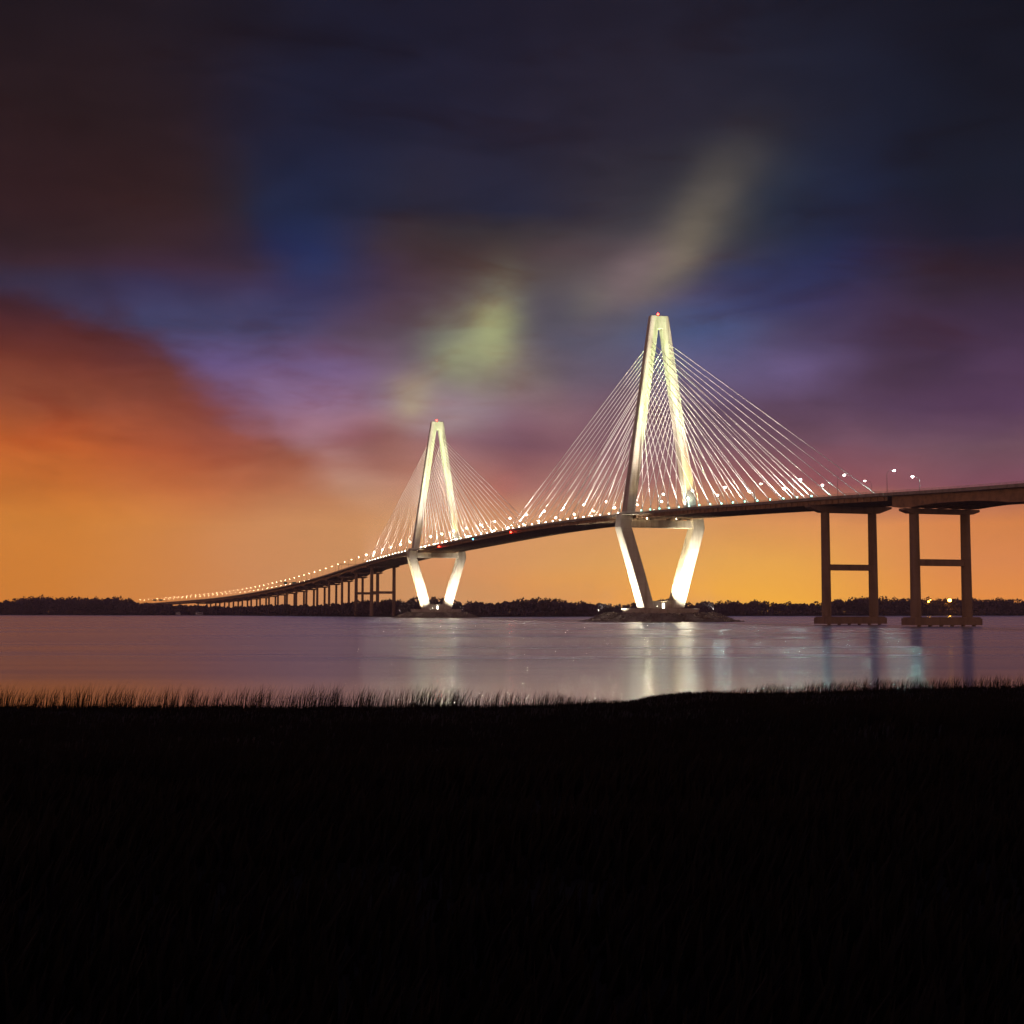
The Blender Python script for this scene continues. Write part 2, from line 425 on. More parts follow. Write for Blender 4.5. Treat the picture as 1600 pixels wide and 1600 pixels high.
WR0, WR1, WREF, WB, WAN, WSR, WSH = 0.23, 0.29, 0.97, 0.09, 0.42, 0.19, 0.24
def mat_water():
    m = bpy.data.materials.new('river_water')
    m.use_nodes = True
    T = NT(m.node_tree)
    out = T.n('ShaderNodeOutputMaterial')
    geo = T.n('ShaderNodeNewGeometry')
    def nz(sx, sy, det, rough=0.55):
        mp = T.n('ShaderNodeMapping')
        mp.inputs['Scale'].default_value = (sx, sy, 1)
        mp.inputs['Rotation'].default_value = (0, 0, rad(4))
        T.l(geo.outputs['Position'], mp.inputs[0])
        n = T.n('ShaderNodeTexNoise')
        n.inputs['Scale'].default_value = 1.0
        n.inputs['Detail'].default_value = det
        n.inputs['Roughness'].default_value = rough
        T.l(mp.outputs[0], n.inputs['Vector'])
        return n.outputs[0]
    broad = nz(0.005, 0.020, 4)          # slicks and wind lanes
    r = T.n('ShaderNodeMapRange')
    T.l(T.smooth(broad, 0.35, 0.68), r.inputs[0])
    r.inputs[3].default_value = WR0
    r.inputs[4].default_value = WR1
    # sheltered shallows along the near bank lie calmer
    sp = T.n('ShaderNodeSeparateXYZ')
    T.l(geo.outputs['Position'], sp.inputs[0])
    calm = T.smooth(T.math('ADD', sp.outputs[1], T.math('MULTIPLY', sp.outputs[0], -0.12)), 92.0, 150.0)
    rr = T.math('ADD', T.math('MULTIPLY', T.math('SUBTRACT', r.outputs[0], 0.17), calm), 0.17)
    h = T.math('ADD', nz(0.05, 0.25, 4), T.math('MULTIPLY', nz(0.30, 1.0, 3), 0.22))
    b = T.n('ShaderNodeBump')
    b.inputs['Strength'].default_value = WB
    b.inputs['Distance'].default_value = 0.35
    T.l(h, b.inputs['Height'])
    gl = T.n('ShaderNodeBsdfGlossy')
    gl.inputs['Color'].default_value = (0.86, 0.92, 1.0, 1)
    T.l(rr, gl.inputs['Roughness'])
    T.l(b.outputs[0], gl.inputs['Normal'])
    gl.inputs['Anisotropy'].default_value = WAN      # crests run across the channel
    tg = T.n('ShaderNodeCombineXYZ')
    tg.inputs[0].default_value = 1.0
    T.l(tg.outputs[0], gl.inputs['Tangent'])
    df = T.n('ShaderNodeBsdfDiffuse')
    df.inputs[0].default_value = (0.045, 0.035, 0.05, 1)
    lw = T.n('ShaderNodeLayerWeight')
    lw.inputs[0].default_value = 0.5
    f = T.math('MULTIPLY_ADD', T.math('POWER', lw.outputs['Facing'], 4.0), WREF - 0.06, 0.06)
    # a share of smooth, slick water between the ripples mirrors more sharply
    g2 = T.n('ShaderNodeBsdfGlossy')
    g2.inputs['Color'].default_value = (0.86, 0.92, 1.0, 1)
    g2.inputs['Roughness'].default_value = WSR
    share = T.math('MULTIPLY_ADD', T.math('SUBTRACT', 1.0, calm), 0.50, WSH)
    share = T.math('ADD', share, T.math('MULTIPLY', T.math('SUBTRACT', nz(0.010, 0.13, 6, 0.62), 0.5), 0.55), clamp=True)
    mg = T.n('ShaderNodeMixShader')
    T.l(share, mg.inputs[0]); T.l(gl.outputs[0], mg.inputs[1]); T.l(g2.outputs[0], mg.inputs[2])
    mx = T.n('ShaderNodeMixShader')
    T.l(f, mx.inputs[0]); T.l(df.outputs[0], mx.inputs[1]); T.l(mg.outputs[0], mx.inputs[2])
    T.l(mx.outputs[0], out.inputs[0])
    return m
M['water'] = mat_water()

# ------------------------------------------------------------------ mesh helpers
class MB:
    def __init__(self):
        self.v, self.f, self.mi = [], [], []
    def add(self, vs, fs, mi=0):
        b = len(self.v)
        self.v.extend(tuple(q) for q in vs)
        self.f.extend(tuple(b + i for i in q) for q in fs)
        self.mi.extend([mi] * len(fs))
    def hexa(self, c8, mi=0):
        """eight corners: bottom ring 0-3 (counter-clockwise from above), top ring 4-7"""
        self.add(c8, [(3, 2, 1, 0), (4, 5, 6, 7), (0, 1, 5, 4), (1, 2, 6, 5), (2, 3, 7, 6), (3, 0, 4, 7)], mi)
    def box(self, x0, x1, y0, y1, z0, z1, mi=0):
        self.hexa([(x0, y0, z0), (x1, y0, z0), (x1, y1, z0), (x0, y1, z0), (x0, y0, z1), (x1, y0, z1), (x1, y1, z1), (x0, y1, z1)], mi)
    def rings(self, rings, mi=0, cap=True):
        n = len(rings[0])
        vs = [p for r in rings for p in r]
        fs = []
        for i in range(len(rings) - 1):
            for j in range(n):
                k = (j + 1) % n
                fs.append((i * n + j, i * n + k, (i + 1) * n + k, (i + 1) * n + j))
        if cap:
            fs.append(tuple(reversed(range(n))))
            fs.append(tuple((len(rings) - 1) * n + j for j in range(n)))
        self.add(vs, fs, mi)
    def tube(self, pts, r, sides=8, mi=0, r1=None):
        pts = [Vector(p) for p in pts]
        rings = []
        m = len(pts) - 1
        for i, p in enumerate(pts):
            d = (pts[min(i + 1, m)] - pts[max(i - 1, 0)]).normalized()
            up = Vector((0, 0, 1)) if abs(d.z) < 0.9 else Vector((0, 1, 0))
            u = d.cross(up).normalized()
            w = u.cross(d).normalized()
            rr = r if r1 is None else r + (r1 - r) * i / m
            rings.append([p + u * (rr * math.cos(2 * PI * j / sides)) + w * (rr * math.sin(2 * PI * j / sides)) for j in range(sides)])
        self.rings(rings, mi)
    def ball(self, c, rx, ry, rz, nu=8, nv=5, mi=0):
        rings = []
        for i in range(nv + 1):
            a = -PI / 2 + PI * (0.04 + 0.92 * i / nv)
            rings.append([(c[0] + rx * math.cos(a) * math.cos(2 * PI * j / nu), c[1] + ry * math.cos(a) * math.sin(2 * PI * j / nu), c[2] + rz * math.sin(a)) for j in range(nu)])
        self.rings(rings, mi)
    def build(self, name, mats, parent=None, origin=None, smooth=False):
        me = bpy.data.meshes.new(name)
        o = Vector(origin) if origin is not None else Vector((0, 0, 0))
        top = parent
        while top is not None and top.parent is not None:
            top = top.parent
        if origin is None and top is not None and top.get('world_built'):
            o = top.location.copy()
        me.from_pydata([tuple(Vector(q) - o) for q in self.v], [], self.f)
        if not isinstance(mats, (list, tuple)):
            mats = [mats]
        for m in mats:
            me.materials.append(m)
        if len(mats) > 1:
            me.polygons.foreach_set('material_index', self.mi)
        if smooth:
            me.polygons.foreach_set('use_smooth', [True] * len(me.polygons))
        bm = bmesh.new()
        bm.from_mesh(me)
        bmesh.ops.recalc_face_normals(bm, faces=bm.faces)
        bm.to_mesh(me)
        bm.free()
        me.update()
        ob = bpy.data.objects.new(name, me)
        C.objects.link(ob)
        if parent is not None:
            ob.parent = parent
        elif origin is not None:
            ob.location = o
        return ob

def tag(o, label=None, cat=None, group=None, kind=None):
    if label: o['label'] = label
    if cat: o['category'] = cat
    if group: o['group'] = group
    if kind: o['kind'] = kind
    return o

def thing(name, label, cat, loc=(0, 0, 0), rz=0.0, group=None, world_built=True):
    o = bpy.data.objects.new(name, None)
    C.objects.link(o)
    o.empty_display_size = 0.5
    o.location = loc
    o.rotation_euler = (0, 0, rz)
    if world_built:
        o['world_built'] = 1
    return tag(o, label, cat, group)

def copy_tree(o, parent=None):
    c = o.copy()
    C.objects.link(c)
    if parent is not None:
        c.parent = parent
    for ch in [q for q in bpy.data.objects if q.parent == o]:
        copy_tree(ch, c)
    return c

def spot(parent, pos, target, power, cone, col, blend=0.5, radius=0.3, name='lamp'):
    """the light of a floodlight fixture, a child of that fixture"""
    ld = bpy.data.lights.new(name, 'SPOT')
    ld.energy = power
    ld.spot_size = rad(cone)
    ld.spot_blend = blend
    ld.color = col
    ld.shadow_soft_size = radius
    lo = bpy.data.objects.new(name, ld)
    C.objects.link(lo)
    lo.parent = parent
    pos = Vector(pos)
    d = Vector(target) - pos
    lo.rotation_euler = d.to_track_quat('-Z', 'Y').to_euler()
    lo.location = pos - (parent.location if parent is not None else Vector((0, 0, 0)))
    return lo

# ------------------------------------------------------------------ the line of the bridge
T1 = Vector((84.2, 793.6, 0))
AX = Vector((-0.31888, 0.94779, 0)).normalized()     # along the bridge, away from the viewer
SPAN = 474.15
STRAIGHT = 1200.0
PATH = {}
def path(s):
    """centre line point and heading at station s (0 = near tower)"""
    if s <= STRAIGHT:
        return T1 + AX * s, AX
    k = rad(0.0088)
    h0 = math.atan2(AX.y, AX.x)
    ds = s - STRAIGHT
    p0 = T1 + AX * STRAIGHT
    R = 1 / k
    a = ds * k
    # circular arc turning left
    x = R * math.sin(a)
    y = R * (1 - math.cos(a))
    left = Vector((-AX.y, AX.x, 0))
    p = p0 + AX * x + left * y
    d = AX * math.cos(a) + left * math.sin(a)
    return p, d

def B(s, w, z):
    p, d = path(s)
    n = Vector((-d.y, d.x, 0))
    q = p + n * w
    return Vector((q.x, q.y, z))

DECK_Z = [(-460, 45.0), (-300, 50.4), (-214, 54.1), (-147, 56.4), (-85, 58.7), (-9, 61.0), (83, 62.9), (160, 63.7), (237, 63.5), (322, 62.6), (470, 60.6), (535, 59.4), (596, 57.8), (733, 53.7), (935, 46.2), (1180, 39.6), (1706, 29.4), (2280, 22.4), (2600, 17.0)]
def deck_top(s):
    """top of the edge parapet"""
    P = DECK_Z
    if s <= P[0][0]: return P[0][1]
    for i in range(len(P) - 1):
        if s <= P[i + 1][0]:
            x0, y0 = P[i]
            x1, y1 = P[i + 1]
            def sl(j):
                a, b = P[max(j - 1, 0)], P[min(j + 1, len(P) - 1)]
                return (b[1] - a[1]) / (b[0] - a[0])
            h = x1 - x0
            t = (s - x0) / h
            m0, m1 = sl(i) * h, sl(i + 1) * h
            return (2*t**3 - 3*t*t + 1) * y0 + (t**3 - 2*t*t + t) * m0 + (-2*t**3 + 3*t*t) * y1 + (t**3 - t*t) * m1
    return P[-1][1]

def road_z(s):
    return deck_top(s) - 0.9

def sweep(mb, s0, s1, ds, w0, w1, top, bot, mi=0):
    """a bar along the bridge between offsets w0 and w1; top and bot are functions of s"""
    n = max(1, int(math.ceil((s1 - s0) / ds)))
    rings = []
    for i in range(n + 1):
        s = s0 + (s1 - s0) * i / n
        rings.append([B(s, w0, bot(s)), B(s, w1, bot(s)), B(s, w1, top(s)), B(s, w0, top(s))])
    mb.rings(rings, mi)

HALF = 19.0

# ------------------------------------------------------------------ deck of the cable-stayed part
def deck_common(root, s0, s1, ds):
    rz = road_z
    m = MB(); sweep(m, s0, s1, ds, -HALF, HALF, lambda s: rz(s), lambda s: rz(s) - 0.32); m.build('slab', M['deck_conc'], root)
    m = MB(); sweep(m, s0, s1, ds, -HALF + 2.6, HALF - 2.6, lambda s: rz(s) + 0.06, lambda s: rz(s) + 0.005); a = m.build('roadway', M['asphalt'], root)
    for sd in (1, -1):
        m = MB()
        wa, wb = sd * (HALF - 0.42), sd * (HALF - 0.02)
        sweep(m, s0, s1, ds, min(wa, wb), max(wa, wb), lambda s: rz(s) + 0.9, lambda s: rz(s) + 0.002)
        par = m.build('parapet', M['deck_conc'], root)
        m = MB()
        wr = sd * (HALF - 0.22)
        for h in (1.25, 1.6):
            sweep(m, s0, s1, ds, wr - 0.06, wr + 0.06, lambda s: rz(s) + h, lambda s: rz(s) + h - 0.10)
        q = s0 + 1.5
        step = 3.0 if s0 < 600 else 6.0
        while q < s1 - 1:
            p = [B(q - 0.06, wr - 0.055, 0), B(q + 0.06, wr - 0.055, 0), B(q + 0.06, wr + 0.055, 0), B(q - 0.06, wr + 0.055, 0)]
            z0 = rz(q) + 0.9
            m.hexa([(v.x, v.y, z0) for v in p] + [(v.x, v.y, z0 + 0.72) for v in p])
            q += step
        m.build('railing', M['rail'], root)
        # inner traffic barrier
    m = MB(); sweep(m, s0, s1, ds, -0.35, 0.35, lambda s: rz(s) + 0.88, lambda s: rz(s) + 0.07); m.build('median_barrier', M['deck_conc'], root)

JOINT0, JOINT1 = -251.0, 688.0
main = thing('bridge_deck', 'long steel and concrete deck hung from the stay cables through both towers', 'bridge deck', B(0, 0, 58))
deck_common(main, JOINT0, JOINT1, 9.0)
for sd in (1, -1):
    m = MB()
    w = sd * 16.9
    g_top = lambda s: road_z(s) - 0.33
    sweep(m, JOINT0, JOINT1, 9.0, w - 0.05, w + 0.05, g_top, lambda s: road_z(s) - 2.15)
    sweep(m, JOINT0, JOINT1, 9.0, w - 0.36, w + 0.36, lambda s: road_z(s) - 2.15, lambda s: road_z(s) - 2.24)
    s = JOINT0 + 2
    while s < JOINT1 - 1:                     # stiffener plates on the web
        a, b = sorted((w + sd * 0.06, w + sd * 0.34))
        sweep(m, s - 0.04, s + 0.04, 1, a, b, g_top, lambda q: road_z(q) - 2.148)
        s += 4.8
    m.build('edge_girder', M['steel'], main)
m = MB()
s = JOINT0 + 4.4
while s < JOINT1 - 2:
    sweep(m, s - 0.04, s + 0.04, 1, -16.8, 16.8, lambda q: road_z(q) - 0.34, lambda q: road_z(q) - 1.9)
    sweep(m, s - 0.25, s + 0.25, 1, -16.5, 16.5, lambda q: road_z(q) - 1.902, lambda q: road_z(q) - 1.98)
    s += 4.8
m.build('floor_beam', M['steel'], main)['kind'] = 'stuff'
for w in (-6.0, 6.0):
    m = MB(); sweep(m, JOINT0 + 1, JOINT1 - 1, 9.0, w - 0.12, w + 0.12, lambda q: road_z(q) - 0.36, lambda q: road_z(q) - 1.2)
    m.build('stringer', M['steel'], main)

# ------------------------------------------------------------------ approach spans
PIERS_NEAR = [-196.0, -261.0]
PIERS_FAR = [680.0 + 74.3 * i for i in range(18)]
def haunch(s, piers, deep, shallow, reach=24.0):
    d = min(abs(s - p) for p in piers)
    t = max(0.0, 1 - d / reach)
    return shallow + (deep - shallow) * (t ** 1.4)

def approach(name, label, s0, s1, ds, piers, deep, shallow):
    root = thing(name, label, 'bridge deck', B((s0 + s1) / 2, 0, road_z((s0 + s1) / 2) - 3))
    deck_common(root, s0, s1, ds)
    for w in (-15.5, -9.3, -3.1, 3.1, 9.3, 15.5):
        m = MB()
        sweep(m, s0 + 0.6, s1 - 0.6, 6.0, w - 0.06, w + 0.06, lambda s: road_z(s) - 0.33, lambda s: road_z(s) - 0.33 - haunch(s, piers, deep, shallow))
        sweep(m, s0 + 0.6, s1 - 0.6, 6.0, w - 0.4, w + 0.4, lambda s: road_z(s) - 0.332 - haunch(s, piers, deep, shallow), lambda s: road_z(s) - 0.42 - haunch(s, piers, deep, shallow))
        m.build('girder', M['steel'], root)
    return root
approach('approach_deck', 'deeper girder deck running out to the right from the end of the near cables', -420.0, JOINT0 - 0.5, 8.0, PIERS_NEAR[1:] + [-327.0, -393.0], 5.0, 3.4)
approach('approach_deck', 'long lamp-lit viaduct deck curving down to the wooded far shore on the left', JOINT1 + 0.5, 2480.0, 10.0, PIERS_FAR, 4.2, 2.6)

# ------------------------------------------------------------------ piers
def circle(c, r, z, n=20):
    return [(c.x + r * math.cos(2 * PI * j / n), c.y + r * math.sin(2 * PI * j / n), z) for j in range(n)]

def pier(s, label, group, r0, r1, wcol, z0, top_drop, crossbar, cap_base, capw, capd=1.9):
    ctr = B(s, 0, 0)
    root = thing('bridge_pier', label, 'bridge pier', (ctr.x, ctr.y, z0), 0, group)
    ztop = road_z(s) - top_drop
    zc = ztop - capd
    for sd in (1, -1):
        c = B(s, sd * wcol, 0)
        m = MB()
        zb = z0 + (3.0 if cap_base else 0.0)
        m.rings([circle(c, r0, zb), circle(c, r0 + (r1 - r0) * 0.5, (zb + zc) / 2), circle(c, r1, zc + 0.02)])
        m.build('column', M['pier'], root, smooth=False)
    # hammerhead cap with tapered ends
    m = MB()
    hs = 2.0
    prof = [(-capw, ztop), (-capw, ztop - 0.9), (-wcol - r1 - 0.6, zc), (wcol + r1 + 0.6, zc), (capw, ztop - 0.9), (capw, ztop)]
    a = [B(s - hs, w, z) for w, z in prof]
    b = [B(s + hs, w, z) for w, z in prof]
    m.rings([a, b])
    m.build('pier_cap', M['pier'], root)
    if crossbar:
        m = MB()
        a = [B(s - 1.1, w, z) for w, z in ((-wcol, crossbar - 1.3), (wcol, crossbar - 1.3), (wcol, crossbar + 1.3), (-wcol, crossbar + 1.3))]
        b = [B(s + 1.1, w, z) for w, z in ((-wcol, crossbar - 1.3), (wcol, crossbar - 1.3), (wcol, crossbar + 1.3), (-wcol, crossbar + 1.3))]
        m.rings([a, b])
        m.build('crossbar', M['pier'], root)
    if cap_base:
        m = MB()
        for (ws, ss, za, zb) in ((15.3, 4.6, z0 - 0.1, z0 + 2.5), (14.8, 4.2, z0 + 2.5, z0 + 3.0)):
            a = [B(s - ss, -ws, za), B(s + ss, -ws, za), B(s + ss, ws, za), B(s - ss, ws, za)]
            m.hexa([tuple(v) for v in a] + [(v.x, v.y, zb) for v in a])
        pc = m.build('pile_cap', M['pier'], root)
        for w in (-12.5, -7.5, -2.5, 2.5, 7.5, 12.5):
            c = B(s - 3.0, w, 0)
            m = MB()
            m.rings([circle(c, 0.75, -3.0, 12), circle(c, 0.75, z0 - 0.11, 12)])
            m.build('pile', M['pier'], pc)
    return root

pier(-196.0, 'thick twin-column pier with crossbar under the end of the near cable span', 'bridge piers', 2.05, 1.85, 11.75, 0.6, 2.3, 24.8, True, 20.5, 3.1)
pier(-261.0, 'thick twin-column pier under the plain girder deck at the extreme right', 'bridge piers', 2.05, 1.85, 11.75, 0.6, 5.4, 24.8, True, 17.2)

ORD = ['first', 'second', 'third', 'fourth', 'fifth', 'sixth', 'seventh', 'eighth', 'ninth', 'tenth', 'eleventh', 'twelfth', 'thirteenth', 'fourteenth', 'fifteenth', 'sixteenth', 'seventeenth', 'eighteenth', 'nineteenth', 'twentieth', 'twenty-first', 'twenty-second', 'twenty-third', 'twenty-fourth', 'twenty-fifth']
for i, s in enumerate(PIERS_FAR):
    big = i < 2
    if i < 10:
        lab = f'slim dark twin-column pier, {ORD[i]} under the viaduct counting from the far tower'
        if big:
            lab = f'tall twin-column pier with crossbar, {ORD[i]} beyond the far tower'
    else:
        lab = 'short dark viaduct pier half hidden by shore trees at the low end'
    pier(s, lab, 'viaduct piers on the far side', 1.9 if big else 1.5, 1.7 if big else 1.35, 11.75, 0.8, (2.3 if i == 0 else 4.7), 24.8 if big else 0, False, 17.0)

# ------------------------------------------------------------------ towers
def leg_ring(s_c, sd, w_in, w_out, hs, z, ch=0.5):
    """chamfered rectangle across the leg at height z"""
    lo, hi = w_in, w_out
    pts = [(-hs + ch, lo), (hs - ch, lo), (hs, lo + ch), (hs, hi - ch), (hs - ch, hi), (-hs + ch, hi), (-hs, hi - ch), (-hs, lo + ch)]
    return [B(s_c + a, sd * w, z) for a, w in pts]

def lerp_tab(tab, z):
    for i in range(len(tab) - 1):
        (z0, *a), (z1, *b) = tab[i], tab[i + 1]
        if z0 <= z <= z1:
            t = (z - z0) / (z1 - z0)
            return [p + (q - p) * t for p, q in zip(a, b)]
    return list(tab[-1][1:]) if z > tab[-1][0] else list(tab[0][1:])

#          z,  w_in, w_out, half depth along the bridge
UP = [(57.7, 17.3, 22.9, 3.5), (110.0, 9.55, 15.1, 2.95), (167.5, 1.05, 6.6, 2.3)]
LOW = [(7.6, 5.6, 12.6, 4.7), (30.0, 11.95, 19.2, 4.3), (53.0, 18.9, 26.4, 3.8), (57.6, 18.3, 25.9, 3.75), (61.0, 17.8, 25.3, 3.7)]

def tower(s0, label, near):
    ctr = B(s0, 0, 5.0)
    root = thing('bridge_tower', label, 'bridge tower', ctr, 0, 'the two diamond bridge towers')
    for sd in (1, -1):
        m = MB()
        m.rings([leg_ring(s0, sd, a, b, h, z) for z, a, b, h in [(LOW[i]) for i in range(len(LOW))]])
        m.build('lower_leg', M['tower'], root)
        m = MB()
        zs = [61.002, 85, 110.0, 140, 167.5]
        m.rings([leg_ring(s0, sd, *lerp_tab(UP, z), z) for z in zs])
        m.build('upper_leg', M['tower'], root)
    # solid head
    m = MB()
    hw0, hw1 = 6.6, 5.45
    m.rings([leg_ring(s0, 1, -hw0, hw0, 2.3, 167.504), leg_ring(s0, 1, -hw1, hw1, 2.2, 174.6), leg_ring(s0, 1, -hw1 + 0.35, hw1 - 0.35, 1.8, 175.0)])
    head = m.build('tower_head', M['tower'], root)
    m = MB()
    p = B(s0 - 0.6, 0.6, 175.0)
    m.tube([p, p + Vector((0, 0, 0.5))], 0.25, 8, 1)
    m.ball((p.x, p.y, 175.95), 0.5, 0.5, 0.5, 10, 6, 0)
    m.build('aviation_light', [M['red'], M['housing']], head)
    # strut between the knees
    m = MB()
    pr = [(-18.95, 53.1), (18.95, 53.1), (18.6, 57.3), (-18.6, 57.3)]
    m.rings([[B(s0 - 2.9, w, z) for w, z in pr], [B(s0 + 2.9, w, z) for w, z in pr]])
    beam = m.build('crossbeam', M['tower'], root)
    for w in (-13, -5, 5, 13):
        m = MB()
        q = [B(s0 - 1.0, w - 1.0, 57.302), B(s0 + 1.0, w - 1.0, 57.302), B(s0 + 1.0, w + 1.0, 57.302), B(s0 - 1.0, w + 1.0, 57.302)]
        m.hexa([tuple(v) for v in q] + [(v.x, v.y, road_z(s0) - 2.0) for v in q])
        m.build('bearing_block', M['pier'], beam)
    # walkway bump-outs round the legs
    for sd in (1, -1):
        m = MB()
        z = road_z(s0)
        a = [(-13.0, 19.05), (-7.5, 25.6), (7.5, 25.6), (13.0, 19.05)]
        m.rings([[B(s0 + q, sd * w, z - 0.45) for q, w in a], [B(s0 + q, sd * w, z + 0.05) for q, w in a]])
        pl = m.build('walkway_platform', M['deck_conc'], root)
        m = MB()
        for (q0, w0), (q1, w1) in zip(a[:-1], a[1:]):
            for h in (0.6, 1.15):
                m.tube([B(s0 + q0, sd * (w0 - 0.1), z + h), B(s0 + q1, sd * (w1 - 0.1), z + h)], 0.05, 5)
            k = int(max(2, math.hypot(q1 - q0, w1 - w0) / 1.6))
            for i in range(k + 1):
                q, w = q0 + (q1 - q0) * i / k, w0 + (w1 - w0) * i / k
                m.tube([B(s0 + q, sd * (w - 0.1), z + 0.04), B(s0 + q, sd * (w - 0.1), z + 1.18)], 0.045, 5)
        m.build('platform_railing', M['rail'], pl)
    # footing: oval concrete raft with a rim, and the wall that ties the two legs
    m = MB()
    def oval(wr, sr, z, n=48):
        return [B(s0 + sr * math.sin(2 * PI * j / n), wr * math.cos(2 * PI * j / n), z) for j in range(n)]
    m.rings([oval(22.6, 15.0, 2.5), oval(22.6, 15.0, 6.5)])
    ft = m.build('footing', M['tower'], root)
    m = MB()
    m.rings([oval(23.3, 15.7, 6.5), oval(23.3, 15.7, 7.4)])
    m.build('footing_rim', M['tower'], ft)
    m = MB()
    pr = [(-6.6, 7.4), (6.6, 7.4), (7.2, 11.6), (-7.2, 11.6)]
    m.rings([[B(s0 - 3.6, w, z) for w, z in pr], [B(s0 + 3.6, w, z) for w, z in pr]])
    wl = m.build('pedestal_wall', M['tower'], root)
    m = MB()
    q = [B(s0 - 3.72, -0.7, 7.5), B(s0 - 3.62, -0.7, 7.5), B(s0 - 3.62, 0.7, 7.5), B(s0 - 3.72, 0.7, 7.5)]
    m.hexa([tuple(v) for v in q] + [(v.x, v.y, 10.3) for v in q])
    m.build('lit_doorway', M['door_glow'], wl)
    # stay cables: two inclined planes, sixteen each way
    for sd in (1, -1):
        for way in (-1, 1):
            out = way if near else -way          # +1 : towards mid-span
            for i in range(16):
                if out == 1:
                    ds = 17.0 + 13.55 * i
                else:
                    ds = 16.0 + 12.05 * i
                za = 113.0 + 3.05 * i
                wi, wo, hs = lerp_tab(UP, za)
                top = B(s0 + way * (hs + 0.1), sd * (wi + wo) / 2, za)
                sf = s0 + way * ds
                foot = B(sf, sd * 18.15, road_z(sf) + 0.4)
                d = (foot - top)
                mid = foot - d.normalized() * 4.0
                m = MB()
                m.tube([top, mid], 0.19, 6)
                c = m.build('stay_cable', M['cable'], root)
                m = MB()
                m.tube([mid, foot + d.normalized() * 0.3], 0.26, 6)
                m.build('anchor_pipe', M['rail'], c)
    return root

TW1 = tower(0.0, 'nearer and larger diamond concrete tower rising from the rock island at centre right', True)
TW2 = tower(SPAN, 'farther and smaller diamond concrete tower at left of centre', False)

# ------------------------------------------------------------------ rock islands
def rock_mesh(seed):
    bm = bmesh.new()
    bmesh.ops.create_icosphere(bm, subdivisions=1, radius=1.0)
    rnd = random.Random(seed)
    for v in bm.verts:
        v.co *= rnd.uniform(0.72, 1.2)
    vs = [v.co.copy() for v in bm.verts]
    fs = [tuple(v.index for v in f.verts) for f in bm.faces]
    bm.free()
    return vs, fs
ROCKS = [rock_mesh(i) for i in range(12)]

def island(s0, wr, sr, top, label, rs):
    rnd = random.Random(int(s0) + 3)
    ctr = B(s0, 0, 0)
    root = thing('rock_island', label, 'rock island', (ctr.x, ctr.y, 0))
    m = MB()
    n = 56
    rings = []
    for k, (f, z) in enumerate(((1.0, -2.0), (0.97, 0.2), (0.86, 2.2), (0.74, top - 0.5), (0.6, top - 0.2), (0.3, top))):
        rings.append([B(s0 + sr * f * math.sin(2 * PI * j / n) * (1 + 0.06 * math.sin(j * 1.7)), wr * f * math.cos(2 * PI * j / n) * (1 + 0.05 * math.sin(j * 2.3 + 1)), z + (rnd.uniform(-.3, .3) if 0 < k < 4 else 0)) for j in range(n)])
    m.rings(rings)
    m.build('rock_mound', M['rock'], root)
    m = MB()
    for i in range(1500):
        f = rnd.uniform(0.62, 1.07)
        a = rnd.uniform(0, 2 * PI)
        z = np.interp(f, [0.6, 0.74, 0.86, 0.97, 1.07], [top - 0.2, top - 0.4, 2.2, 0.3, -0.3])
        r = rnd.uniform(0.55, 1.25) * rs
        p = B(s0 + sr * f * math.sin(a), wr * f * math.cos(a), z + rnd.uniform(-0.2, 0.25))
        vs, fs = ROCKS[rnd.randrange(12)]
        rot = Matrix.Rotation(rnd.uniform(0, 6.3), 3, 'Z') @ Matrix.Rotation(rnd.uniform(0, 6.3), 3, 'X')
        m.add([p + rot @ Vector((v.x * r, v.y * r * 0.8, v.z * r * 0.7)) for v in vs], fs)
    tag(m.build('riprap_rock', M['rock'], root), kind='stuff')
    return root
island(0.0, 43.0, 44.0, 4.7, 'low rocky island of boulders around the footing of the nearer tower', 1.0)
island(SPAN, 37.0, 38.0, 4.6, 'low dark rock island around the footing of the farther tower', 0.9)

# ------------------------------------------------------------------ floodlights of the towers
def floodlight(pos, target, label, group, power, cone, col, lens='flood', size=0.6, blend=0.5, post=0.55):
    pos = Vector(pos)
    root = thing('floodlight', label, 'floodlight', pos, 0, group)
    d = (Vector(target) - pos).normalized()
    c = pos + Vector((0, 0, post + 0.2))
    m = MB()
    m.tube([pos, pos + Vector((0, 0, post))], 0.09, 6)
    m.tube([c - d * 0.45 * size, c + d * 0.4 * size], 0.55 * size, 10, 0, 0.75 * size)
    hs = m.build('housing', M['housing'], root)
    m = MB()
    e = c + d * (0.42 * size)
    m.tube([e, e + d * 0.05], 0.68 * size, 10)
    m.build('lens', M[lens], hs)
    if power > 0:
        spot(root, e + d * 0.15, target, power, cone, col, blend)
    return root

